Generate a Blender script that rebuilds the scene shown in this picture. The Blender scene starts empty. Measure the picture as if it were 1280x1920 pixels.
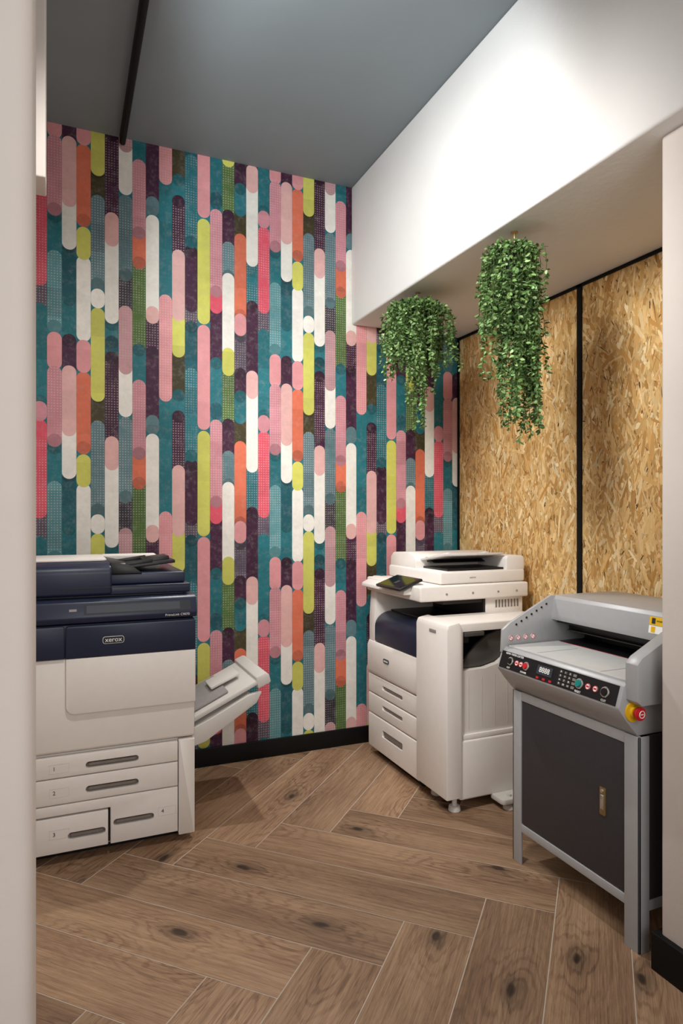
import bpy, bmesh, math, random
from mathutils import Vector, Matrix
random.seed(7)
sc = bpy.context.scene
COL = sc.collection

# ---------------------------------------------------------------- helpers
def lin(h, a=1.0):
    h = h.lstrip('#')
    o = []
    for i in (0, 2, 4):
        c = int(h[i:i+2], 16)/255
        o.append(c/12.92 if c <= .04045 else ((c+.055)/1.055)**2.4)
    return (o[0], o[1], o[2], a)

def mat(name, col, rough=.5, metal=0.0, var=0.04, scale=30, bump=0.0, emit=0, spec=.5, bscale=None):
    m = bpy.data.materials.new(name); m.use_nodes = True
    nt = m.node_tree; b = nt.nodes['Principled BSDF']
    b.inputs['Roughness'].default_value = rough
    b.inputs['Metallic'].default_value = metal
    b.inputs['Specular IOR Level'].default_value = spec
    c = lin(col)
    tc = nt.nodes.new('ShaderNodeTexCoord')
    n = nt.nodes.new('ShaderNodeTexNoise'); n.inputs['Scale'].default_value = scale
    n.inputs['Detail'].default_value = 5
    nt.links.new(tc.outputs['Object'], n.inputs['Vector'])
    r = nt.nodes.new('ShaderNodeValToRGB')
    r.color_ramp.elements[0].position = .3; r.color_ramp.elements[1].position = .7
    r.color_ramp.elements[0].color = tuple(max(0, x*(1-var)) for x in c[:3])+(1,)
    r.color_ramp.elements[1].color = tuple(min(1, x*(1+var)) for x in c[:3])+(1,)
    nt.links.new(n.outputs['Fac'], r.inputs['Fac'])
    nt.links.new(r.outputs['Color'], b.inputs['Base Color'])
    if emit:
        b.inputs['Emission Color'].default_value = c
        b.inputs['Emission Strength'].default_value = emit
    if bump:
        n2 = nt.nodes.new('ShaderNodeTexNoise'); n2.inputs['Scale'].default_value = bscale or scale*4
        n2.inputs['Detail'].default_value = 6
        nt.links.new(tc.outputs['Object'], n2.inputs['Vector'])
        bp = nt.nodes.new('ShaderNodeBump'); bp.inputs['Strength'].default_value = bump
        bp.inputs['Distance'].default_value = .01
        nt.links.new(n2.outputs['Fac'], bp.inputs['Height'])
        nt.links.new(bp.outputs['Normal'], b.inputs['Normal'])
    return m

def bm_box(x0, x1, y0, y1, z0, z1, bev=0, seg=3):
    bm = bmesh.new()
    bmesh.ops.create_cube(bm, size=1)
    for v in bm.verts:
        v.co = Vector(((x0+x1)/2+v.co.x*(x1-x0), (y0+y1)/2+v.co.y*(y1-y0), (z0+z1)/2+v.co.z*(z1-z0)))
    if bev:
        bmesh.ops.bevel(bm, geom=bm.edges[:], offset=bev, segments=seg, profile=.5, affect='EDGES')
    return bm

def bm_prism(pts, axis, a0, a1, bev=0, seg=2):
    bm = bmesh.new()
    def P(p, a):
        if axis == 'x': return (a, p[0], p[1])
        if axis == 'y': return (p[0], a, p[1])
        return (p[0], p[1], a)
    A = [bm.verts.new(P(p, a0)) for p in pts]
    B = [bm.verts.new(P(p, a1)) for p in pts]
    bm.faces.new(A); bm.faces.new(B[::-1])
    n = len(pts)
    for i in range(n):
        bm.faces.new((A[i], B[i], B[(i+1) % n], A[(i+1) % n]))
    bmesh.ops.recalc_face_normals(bm, faces=bm.faces[:])
    if bev:
        ed = [e for e in bm.edges if len(e.link_faces) == 2 and e.calc_face_angle(0) > .5]
        bmesh.ops.bevel(bm, geom=ed, offset=bev, segments=seg, profile=.5, affect='EDGES')
    return bm

def bm_cyl(c, r, h, axis='z', seg=32, r2=None, bev=0):
    bm = bmesh.new()
    bmesh.ops.create_cone(bm, cap_ends=True, segments=seg, radius1=r, radius2=r if r2 is None else r2, depth=h)
    if bev:
        ed = [e for e in bm.edges if e.calc_face_angle(0) > 1]
        bmesh.ops.bevel(bm, geom=ed, offset=bev, segments=2, affect='EDGES')
    if axis == 'x': M = Matrix.Rotation(math.pi/2, 4, 'Y')
    elif axis == 'y': M = Matrix.Rotation(math.pi/2, 4, 'X')
    elif axis == 'z': M = Matrix.Identity(4)
    else: M = Vector((0, 0, 1)).rotation_difference(Vector(axis)).to_matrix().to_4x4()
    bmesh.ops.transform(bm, matrix=Matrix.Translation(c) @ M, verts=bm.verts)
    return bm

def bm_torus(c, R, r, axis, seg=28, ms=8):
    bm = bmesh.new(); rings = []
    q = Vector((0, 0, 1)).rotation_difference(Vector(axis))
    for i in range(seg):
        a = 2*math.pi*i/seg; ring = []
        for j in range(ms):
            b = 2*math.pi*j/ms
            p = Vector(((R+r*math.cos(b))*math.cos(a), (R+r*math.cos(b))*math.sin(a), r*math.sin(b)))
            ring.append(bm.verts.new(q @ p+Vector(c)))
        rings.append(ring)
    for i in range(seg):
        for j in range(ms):
            bm.faces.new((rings[i][j], rings[(i+1) % seg][j], rings[(i+1) % seg][(j+1) % ms], rings[i][(j+1) % ms]))
    bmesh.ops.recalc_face_normals(bm, faces=bm.faces[:])
    return bm

def rrect(x0, x1, z0, z1, r, n=5, corners=(1, 1, 1, 1)):
    pts = []
    cs = [((x0+r, z0+r), math.pi, (x0, z0)), ((x1-r, z0+r), 1.5*math.pi, (x1, z0)), ((x1-r, z1-r), 0, (x1, z1)), ((x0+r, z1-r), .5*math.pi, (x0, z1))]
    for k, (c, a, cc) in enumerate(cs):
        if corners[k]:
            for i in range(n+1):
                t = a+i/n*math.pi/2
                pts.append((c[0]+r*math.cos(t), c[1]+r*math.sin(t)))
        else: pts.append(cc)
    return pts

def merge(*bms):
    out = bmesh.new()
    for b in bms:
        me = bpy.data.meshes.new('tmp'); b.to_mesh(me); b.free()
        out.from_mesh(me); bpy.data.meshes.remove(me)
    return out

def cut(bm, *cutters):
    me = bpy.data.meshes.new('ta'); bm.to_mesh(me); bm.free()
    o = bpy.data.objects.new('ta', me); COL.objects.link(o)
    c = merge(*cutters); mc = bpy.data.meshes.new('tb'); c.to_mesh(mc); c.free()
    oc = bpy.data.objects.new('tb', mc); COL.objects.link(oc)
    md = o.modifiers.new('b', 'BOOLEAN'); md.operation = 'DIFFERENCE'; md.solver = 'EXACT'; md.object = oc
    dg = bpy.context.evaluated_depsgraph_get(); dg.update()
    res = bpy.data.meshes.new_from_object(o.evaluated_get(dg))
    out = bmesh.new(); out.from_mesh(res)
    bpy.data.objects.remove(o); bpy.data.objects.remove(oc)
    for m in (me, mc, res): bpy.data.meshes.remove(m)
    return out

def bm_text(s, size, pos, xd, yd, depth=.0004, align='CENTER'):
    cu = bpy.data.curves.new('t', 'FONT'); cu.body = s; cu.size = size; cu.extrude = depth
    cu.align_x = align; cu.align_y = 'CENTER'; cu.resolution_u = 3
    o = bpy.data.objects.new('t', cu); COL.objects.link(o)
    dg = bpy.context.evaluated_depsgraph_get(); dg.update()
    me = bpy.data.meshes.new_from_object(o.evaluated_get(dg))
    bm = bmesh.new(); bm.from_mesh(me)
    bpy.data.objects.remove(o); bpy.data.curves.remove(cu); bpy.data.meshes.remove(me)
    xd = Vector(xd).normalized(); yd = Vector(yd).normalized(); zd = xd.cross(yd)
    M = Matrix((xd, yd, zd)).transposed().to_4x4(); M.translation = Vector(pos)
    bmesh.ops.transform(bm, matrix=M, verts=bm.verts)
    return bm

def mk(name, bm, m, origin=(0, 0, 0), parent=None, smooth=True):
    bmesh.ops.translate(bm, vec=-Vector(origin), verts=bm.verts)
    me = bpy.data.meshes.new(name); bm.to_mesh(me); bm.free()
    if isinstance(m, (list, tuple)):
        for q in m: me.materials.append(q)
    else: me.materials.append(m)
    if smooth:
        me.shade_smooth(); me.set_sharp_from_angle(angle=math.radians(35))
    o = bpy.data.objects.new(name, me); COL.objects.link(o)
    if parent is None: o.location = origin
    else: o.parent = parent
    return o

class Thing:
    def __init__(s, name, origin, label, category):
        s.o = bpy.data.objects.new(name, None); s.o.empty_display_size = .1
        s.o.location = origin; COL.objects.link(s.o); s.org = origin
        s.o['label'] = label; s.o['category'] = category
    def part(s, name, bm, m, parent=None, label=None, smooth=True):
        o = mk(name, bm, m, s.org, parent or s.o, smooth)
        if label: o['label'] = label
        return o

def structure(name, bm, m, smooth=True):
    o = mk(name, bm, m, (0, 0, 0), None, smooth); o['kind'] = 'structure'; return o

# ---------------------------------------------------------------- dimensions
YB = 3.62; XR = 2.39; ZC = 3.40; ZS = 2.56; XB = 1.616
YAW = math.radians(23.2); CAMH = 1.40; FPX = 1215.0

# ---------------------------------------------------------------- materials
M_white_wall = mat('painted_plaster', '#d8cfc8', .75, var=.03, scale=4, bump=.12, bscale=35)
M_beam = mat('beam_plaster', '#e4e3e1', .85, var=.02, scale=4, bump=.12, bscale=30)
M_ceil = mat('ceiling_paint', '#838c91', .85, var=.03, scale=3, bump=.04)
M_black = mat('black_trim', '#080808', .6, var=.1, spec=.25)
M_printer = mat('warm_white_plastic', '#e8e2dc', .42, var=.015, bump=.02, bscale=400)
M_printer2 = mat('light_grey_plastic', '#cdc9c4', .45, var=.02)
M_grey = mat('mid_grey_plastic', '#8e8a88', .5)
M_dgrey = mat('dark_grey_plastic', '#4a4745', .5)
M_recess = mat('recess_grey', '#7c746d', .6)
M_navy = mat('navy_plastic', '#1b243d', .38, var=.05, bump=.02, bscale=400)
M_navy2 = mat('dark_navy_plastic', '#0b0f1b', .4, var=.05)
M_dark = mat('charcoal_plastic', '#131316', .4)
M_slot = mat('slot_grey', '#343943', .35)
M_screen = mat('glass_screen', '#08080b', .1)
M_whitetxt = mat('white_print', '#f2f2ef', .5, var=0)
M_darktxt = mat('dark_print', '#2a2a2a', .5, var=0)
M_metal = mat('grey_painted_metal', '#a9aaac', .4, metal=.1, var=.03, bump=.03, bscale=500)
M_metal2 = mat('light_metal_table', '#c6c7c6', .42, metal=.1, var=.03)
M_char = mat('charcoal_steel', '#343236', .5, var=.08, scale=60, bump=.05, bscale=600)
M_red = mat('red_plastic', '#c4232c', .35)
M_yellow = mat('yellow_plastic', '#e6b81c', .4)
M_green = mat('teal_button', '#15847d', .35)
M_brass = mat('brass', '#a08a62', .35, metal=.8)
M_chrome = mat('chrome', '#d8d8d8', .2, metal=.9)
M_stem = mat('stem_green', '#4b5e2c', .7)
M_pot = mat('dark_basket', '#20260f', .8)

def leaf_material():
    m = bpy.data.materials.new('leaf_green'); m.use_nodes = True
    nt = m.node_tree; b = nt.nodes['Principled BSDF']
    a = nt.nodes.new('ShaderNodeVertexColor'); a.layer_name = 'Col'
    nt.links.new(a.outputs['Color'], b.inputs['Base Color'])
    b.inputs['Roughness'].default_value = .6
    b.inputs['Specular IOR Level'].default_value = .2
    return m
M_leaf = leaf_material()

# wallpaper material
def wallpaper_material():
    m = bpy.data.materials.new('pill_wallpaper'); m.use_nodes = True
    nt = m.node_tree; L = nt.links; N = nt.nodes; b = N['Principled BSDF']
    a = N.new('ShaderNodeVertexColor'); a.layer_name = 'Col'
    tc = N.new('ShaderNodeTexCoord'); sx = N.new('ShaderNodeSeparateXYZ'); L.new(tc.outputs['Object'], sx.inputs[0])
    def math_(op, i0, v1=None, v2=None):
        n = N.new('ShaderNodeMath'); n.operation = op
        for k, i in enumerate((i0, v1, v2)):
            if i is None: continue
            if isinstance(i, (int, float)): n.inputs[k].default_value = i
            else: L.new(i, n.inputs[k])
        return n.outputs[0]
    P = .0691/5
    fx = math_('SUBTRACT', math_('FRACT', math_('DIVIDE', math_('ADD', sx.outputs['X'], .0775+6.91), P)), .5)
    fz = math_('SUBTRACT', math_('FRACT', math_('DIVIDE', sx.outputs['Z'], P)), .5)
    d = math_('SQRT', math_('ADD', math_('MULTIPLY', fx, fx), math_('MULTIPLY', fz, fz)))
    dot = math_('LESS_THAN', d, .24)
    n1 = N.new('ShaderNodeTexNoise'); n1.inputs['Scale'].default_value = 5; n1.inputs['Detail'].default_value = 3; n1.inputs['Roughness'].default_value = .7
    L.new(tc.outputs['Object'], n1.inputs['Vector'])
    patch = N.new('ShaderNodeMapRange'); patch.inputs[1].default_value = .34; patch.inputs[2].default_value = .50
    L.new(n1.outputs['Fac'], patch.inputs[0])
    fac = math_('MULTIPLY', math_('MULTIPLY', dot, patch.outputs[0]), math_('MULTIPLY', a.outputs['Alpha'], .32))
    mx = N.new('ShaderNodeMix'); mx.data_type = 'RGBA'
    L.new(fac, mx.inputs[0]); L.new(a.outputs['Color'], mx.inputs[6]); mx.inputs[7].default_value = (.85, .66, .62, 1)
    bx = math_('FLOOR', math_('DIVIDE', math_('ADD', sx.outputs['X'], .0775+6.91), .0691))
    bz = math_('FLOOR', math_('DIVIDE', math_('ADD', sx.outputs['Z'], math_('MULTIPLY', bx, .37)), .1476))
    cb = N.new('ShaderNodeCombineXYZ'); L.new(bx, cb.inputs[0]); L.new(bz, cb.inputs[1])
    wn = N.new('ShaderNodeTexWhiteNoise'); wn.noise_dimensions = '2D'; L.new(cb.outputs[0], wn.inputs['Vector'])
    tone = math_('MULTIPLY_ADD', wn.outputs['Value'], .30, .84)
    n2 = N.new('ShaderNodeTexNoise'); n2.inputs['Scale'].default_value = 12; n2.inputs['Detail'].default_value = 12; n2.inputs['Roughness'].default_value = .8
    L.new(tc.outputs['Object'], n2.inputs['Vector'])
    mr = N.new('ShaderNodeMapRange'); mr.inputs[1].default_value = .3; mr.inputs[2].default_value = .7; mr.inputs[3].default_value = .82; mr.inputs[4].default_value = 1.08
    L.new(n2.outputs['Fac'], mr.inputs[0])
    sepc = N.new('ShaderNodeSeparateColor'); L.new(a.outputs['Color'], sepc.inputs[0])
    bright = N.new('ShaderNodeMapRange'); bright.inputs[1].default_value = .5; bright.inputs[2].default_value = .75; bright.inputs[3].default_value = 1; bright.inputs[4].default_value = .2
    L.new(sepc.outputs[0], bright.inputs[0])
    tone2 = math_('ADD', math_('MULTIPLY', math_('SUBTRACT', tone, 1.0), bright.outputs[0]), 1.0)
    hsv = N.new('ShaderNodeHueSaturation'); L.new(math_('MULTIPLY', mr.outputs[0], tone2), hsv.inputs['Value']); L.new(mx.outputs[2], hsv.inputs['Color'])
    hsv.inputs['Saturation'].default_value = .93
    n3 = N.new('ShaderNodeTexNoise'); n3.inputs['Scale'].default_value = 26; n3.inputs['Detail'].default_value = 12; n3.inputs['Roughness'].default_value = .85
    L.new(tc.outputs['Object'], n3.inputs['Vector'])
    m3 = N.new('ShaderNodeMapRange'); m3.inputs[1].default_value = .50; m3.inputs[2].default_value = .8; m3.inputs[3].default_value = 0; m3.inputs[4].default_value = .36
    L.new(n3.outputs['Fac'], m3.inputs[0])
    mx3 = N.new('ShaderNodeMix'); mx3.data_type = 'RGBA'; L.new(m3.outputs[0], mx3.inputs[0]); L.new(hsv.outputs[0], mx3.inputs[6]); mx3.inputs[7].default_value = (.5, .46, .44, 1)
    L.new(mx3.outputs[2], b.inputs['Base Color'])
    b.inputs['Roughness'].default_value = .6; b.inputs['Specular IOR Level'].default_value = .25
    return m

WC = dict(teal='#0f6b75', dteal='#0c535e', maroon='#411b37', pink='#d98c90', lpink='#dda9a4', rose='#c67f8a', dusk='#b98a8e', yellow='#c9c750', white='#e8e3da',
          red='#d63a55', orange='#d5613a', slate='#57787f', blue='#4f8a90', green='#4a6a2b', olive='#423a20', gray='#584c5c', dark='#33303a')
# measured column patterns: (top, bottom, colour, pill?, dots?)
WCOLS = {
 0: (101, [(838, 900, 'teal', 0, 0), (902, 1058, 'blue', 1, 1), (622, 692, 'pink', 1, 0), (686, 838, 'rose', 1, 1)]),
 1: (127, [(460, 600, 'dteal', 0, 0), (560, 637, 'teal', 0, 0), (637, 700, 'maroon', 0, 0), (690, 898, 'white', 1, 0), (685, 818, 'lpink', 1, 0)]),
 2: (154, [(480, 640, 'white', 1, 0), (425, 487, 'yellow', 1, 0), (697, 852, 'orange', 1, 0), (637, 699, 'pink', 1, 0)]),
 3: (181, [(320, 380, 'olive', 0, 0), (365, 545, 'slate', 1, 1), (577, 753, 'yellow', 1, 0), (541, 578, 'white', 1, 0)]),
 4: (207, [(607, 640, 'teal', 0, 0), (640, 672, 'dteal', 0, 0), (670, 830, 'maroon', 0, 1), (398, 607, 'white', 1, 0), (398, 462, 'lpink', 1, 0)]),
 5: (233, [(500, 600, 'dark', 0, 1), (365, 527, 'slate', 1, 1), (573, 782, 'white', 1, 0), (573, 702, 'dusk', 1, 1)]),
 6: (259, [(490, 655, 'green', 0, 1), (655, 735, 'teal', 0, 0), (800, 918, 'orange', 1, 0), (712, 862, 'rose', 1, 1)]),
 7: (284, [(590, 660, 'maroon', 0, 1), (660, 790, 'maroon', 0, 0), (368, 405, 'slate', 1, 0), (403, 607, 'white', 1, 0), (574, 607, 'lpink', 1, 0)]),
 8: (309, [(735, 975, 'teal', 0, 0), (552, 753, 'pink', 1, 1)]),
 9: (332, [(650, 740, 'olive', 0, 0), (740, 780, 'teal', 0, 0), (780, 890, 'maroon', 0, 1), (585, 670, 'yellow', 1, 0), (468, 602, 'lpink', 1, 0)]),
 10: (357, [(573, 625, 'gray', 0, 1), (612, 700, 'dteal', 0, 0), (470, 574, 'maroon', 0, 0), (690, 866, 'teal', 1, 1)]),
 11: (380, [(410, 608, 'yellow', 1, 0), (609, 806, 'pink', 1, 0)]),
 12: (404, [(575, 680, 'maroon', 0, 0), (680, 755, 'teal', 0, 0), (360, 393, 'dteal', 1, 0), (530, 588, 'red', 1, 0), (392, 558, 'rose', 1, 1)]),
 13: (427, [(690, 795, 'green', 0, 1), (795, 850, 'maroon', 0, 0), (845, 920, 'slate', 1, 1), (512, 670, 'white', 1, 0), (652, 705, 'yellow', 1, 0)]),
 14: (449, [(395, 460, 'olive', 0, 0), (630, 700, 'gray', 0, 1), (700, 742, 'maroon', 0, 0), (742, 785, 'teal', 0, 0), (438, 602, 'orange', 1, 0), (588, 630, 'pink', 1, 0)]),
 15: (471, [(870, 960, 'teal', 0, 1), (960, 1100, 'maroon', 0, 0), (695, 886, 'white', 1, 0), (695, 748, 'lpink', 1, 0)]),
 16: (493, [(570, 620, 'gray', 0, 1), (617, 790, 'teal', 1, 0), (425, 588, 'red', 1, 1), (395, 428, 'rose', 1, 0)]),
}
PITCH = .0691; PERIOD = 1.181
def build_wallpaper():
    bm = bmesh.new(); cl = bm.loops.layers.color.new('Col')
    def face(pts, y, col, al, k=1.0):
        q = [pts[0]]
        for p in pts[1:]:
            if abs(p[0]-q[-1][0])+abs(p[1]-q[-1][1]) > 1e-5: q.append(p)
        if len(q) < 3: return
        f = bm.faces.new([bm.verts.new((x, y, z)) for x, z in q])
        h = WC[col].lstrip('#')
        cs = tuple(int(h[i:i+2], 16)/255*k for i in (0, 2, 4))+(al,)
        for l in f.loops: l[cl] = cs
    def stad(xc, w, a, b):
        pts = []
        for i in range(13):
            t = math.pi+i/12*math.pi; pts.append((xc+w*math.cos(t), a+w+w*math.sin(t)))
        for i in range(13):
            t = i/12*math.pi; pts.append((xc+w*math.cos(t), max(b-w, a+w)+w*math.sin(t)))
        return [(x, min(ZC, max(0, z))) for x, z in pts]
    face([(-.6, 0), (2.45, 0), (2.45, ZC), (-.6, ZC)], YB, 'teal', 0)
    for k in range(-8, 37):
        u, segs = WCOLS[k % 17]
        r = (u-640)/FPX; zc = YB/(math.cos(YAW)-math.sin(YAW)*r); pm = FPX/zc
        x0 = -.0775+k*PITCH+.0002; x1 = x0+PITCH-.0004; w = (x1-x0)/2; xc = (x0+x1)/2
        if x0 > XR: continue
        for li, (va, vb, col, pill, dots) in enumerate(segs):
            h1 = CAMH-(va-965)/pm; h0 = CAMH-(vb-965)/pm
            y = YB-.0002*(li+1)
            for j in range(-3, 4):
                a = h0+j*PERIOD; b = h1+j*PERIOD
                if not pill: a -= w*.9; b += w*.9
                if b < .01 or a > ZC-.01: continue
                face(stad(xc, w, a, b), y, col, dots)
                if b-a > 3.2*w:
                    if not pill:
                        if b-2*w < ZC-.01 and b > .01: face(stad(xc, w, b-2*w, b), y-.00008, col, 0, .80)
                    elif col in ('teal', 'slate', 'blue', 'orange', 'rose'):
                        if a+2*w > .01 and a < ZC-.01: face(stad(xc, w, a, a+2*w), y-.00008, col, 0, .86)
    for f in bm.faces:
        f.normal_update()
        if f.normal.y > 0: f.normal_flip()
    return bm
structure('wall_back', build_wallpaper(), wallpaper_material(), smooth=False)
structure('wall_back_core', bm_box(-.6, 2.6, YB+.002, YB+.12, 0, ZC), M_white_wall, smooth=False)

# ---------------------------------------------------------------- OSB wall
def osb_material():
    m = bpy.data.materials.new('osb_board'); m.use_nodes = True
    nt = m.node_tree; L = nt.links; N = nt.nodes; b = N['Principled BSDF']
    a = N.new('ShaderNodeVertexColor'); a.layer_name = 'Col'
    tc = N.new('ShaderNodeTexCoord'); mp = N.new('ShaderNodeMapping'); mp.inputs['Scale'].default_value = (1, 160, 14)
    L.new(tc.outputs['Object'], mp.inputs['Vector'])
    n = N.new('ShaderNodeTexNoise'); n.inputs['Scale'].default_value = 1.5; n.inputs['Detail'].default_value = 8; n.inputs['Roughness'].default_value = .7
    L.new(mp.outputs[0], n.inputs['Vector'])
    mr = N.new('ShaderNodeMapRange'); mr.inputs[1].default_value = .3; mr.inputs[2].default_value = .7; mr.inputs[3].default_value = .82; mr.inputs[4].default_value = 1.14
    L.new(n.outputs['Fac'], mr.inputs[0])
    hsv = N.new('ShaderNodeHueSaturation'); L.new(mr.outputs[0], hsv.inputs['Value']); L.new(a.outputs['Color'], hsv.inputs['Color'])
    hsv.inputs['Saturation'].default_value = .97
    L.new(hsv.outputs[0], b.inputs['Base Color']); b.inputs['Roughness'].default_value = .6
    b.inputs['Specular IOR Level'].default_value = .3
    return m
def build_osb():
    bm = bmesh.new(); cl = bm.loops.layers.color.new('Col')
    def face(pts, x, c):
        f = bm.faces.new([bm.verts.new((x, p[0], p[1])) for p in pts])
        for l in f.loops: l[cl] = c
    def hx(h, s=1):
        h = h.lstrip('#'); return tuple(min(1, int(h[i:i+2], 16)/255*s) for i in (0, 2, 4))+(1,)
    face([(1.4, 0), (YB, 0), (YB, ZS), (1.4, ZS)], XR, hx('#b98f55'))
    pal = ['#e6c084', '#e0b878', '#daae6a', '#d1a35f', '#edcd96', '#ddb474', '#cb9852', '#e4bc7c', '#e9c68a', '#e0b878', '#f3dcac', '#d6a965', '#c08c46']
    N = 21000
    for i in range(N):
        y = random.uniform(1.42, YB); z = random.uniform(0, ZS)
        Ln = random.choice([.03, .05, .07, .10, .14])*random.uniform(.7, 1.3); W = random.uniform(.004, .021)
        h = random.choice(pal); s_ = random.uniform(.90, 1.03)
        q_ = random.random()
        if q_ < .16: Ln *= .6; W *= .25; h = random.choice(['#9a6c34', '#ac7d3e', '#835828'])
        elif q_ < .24: Ln *= .28; W *= .28; h = '#4c2e15'
        a = random.gauss(0, .48)
        ca, sa = math.cos(a), math.sin(a); bend = random.gauss(0, .05)
        pts = []
        prof = [(-.5, random.uniform(-.5, .5)), (-.40, -.45), (-.1, -.5*random.uniform(.7, 1.3)), (.30, -.5), (.46, -.2), (.5, random.uniform(-.5, .5)), (.36, .5), (.05, .5*random.uniform(.7, 1.4)), (-.25, .5), (-.42, .3)]
        for t, s in prof:
            l = t*Ln; q = s*W+bend*Ln*(t*t-.1)
            yy = y+q*ca+l*sa; zz = z+l*ca-q*sa
            pts.append((min(YB, max(1.42, yy)), min(ZS, max(0, zz))))
        face(pts, XR-.00005-.0006*i/N, hx(h, s_))
    for f in bm.faces:
        f.normal_update()
        if f.normal.x > 0: f.normal_flip()
    return bm
structure('wall_right', build_osb(), osb_material(), smooth=False)
structure('wall_right_core', bm_box(XR+.002, 2.6, 1.443, YB, 0, ZS), M_white_wall, smooth=False)
structure('trim_1', bm_box(XR-.010, XR+.001, 2.510, 2.540, .1, ZS-.002), M_black)
structure('trim_2', bm_box(XR-.010, XR+.001, 1.45, YB, ZS-.016, ZS-.001), M_black)
structure('trim_3', bm_box(XR-.012, XR+.001, YB-.014, YB-.003, .1, ZS-.017), M_black)
structure('baseboard_right', bm_box(XR-.018, XR+.001, 1.45, YB-.02, 0, .1, .002), M_black)
structure('baseboard_back', bm_box(-.44, XR-.018, YB-.018, YB-.003, 0, .10, .002), M_black)

# ---------------------------------------------------------------- shell
structure('ceiling', bm_box(-.6, XB+.05, -1.2, 3.72, ZC, ZC+.06), M_ceil, smooth=False)
structure('wall_beam', bm_box(XB, 2.6, -1.2, YB, ZS, ZC, .012, 3), M_beam)
structure('wall_pillar', bm_box(1.684, 2.6, .0, 1.443, 0, ZS, .012, 4), M_white_wall)
structure('baseboard_pillar', bm_box(1.664, 2.2, .0, 1.462, 0, .115, .003), M_black)
structure('wall_jamb', bm_box(-1.0, -.045, 1.12, 1.30, 0, ZC, .03, 5), M_white_wall)
structure('wall_left', bm_box(-.58, -.46, 1.30, YB, 0, ZC), M_white_wall, smooth=False)
structure('wall_bulkhead', bm_box(-.46, -.057, 2.45, 2.60, ZS, ZC, .006), M_white_wall)

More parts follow.
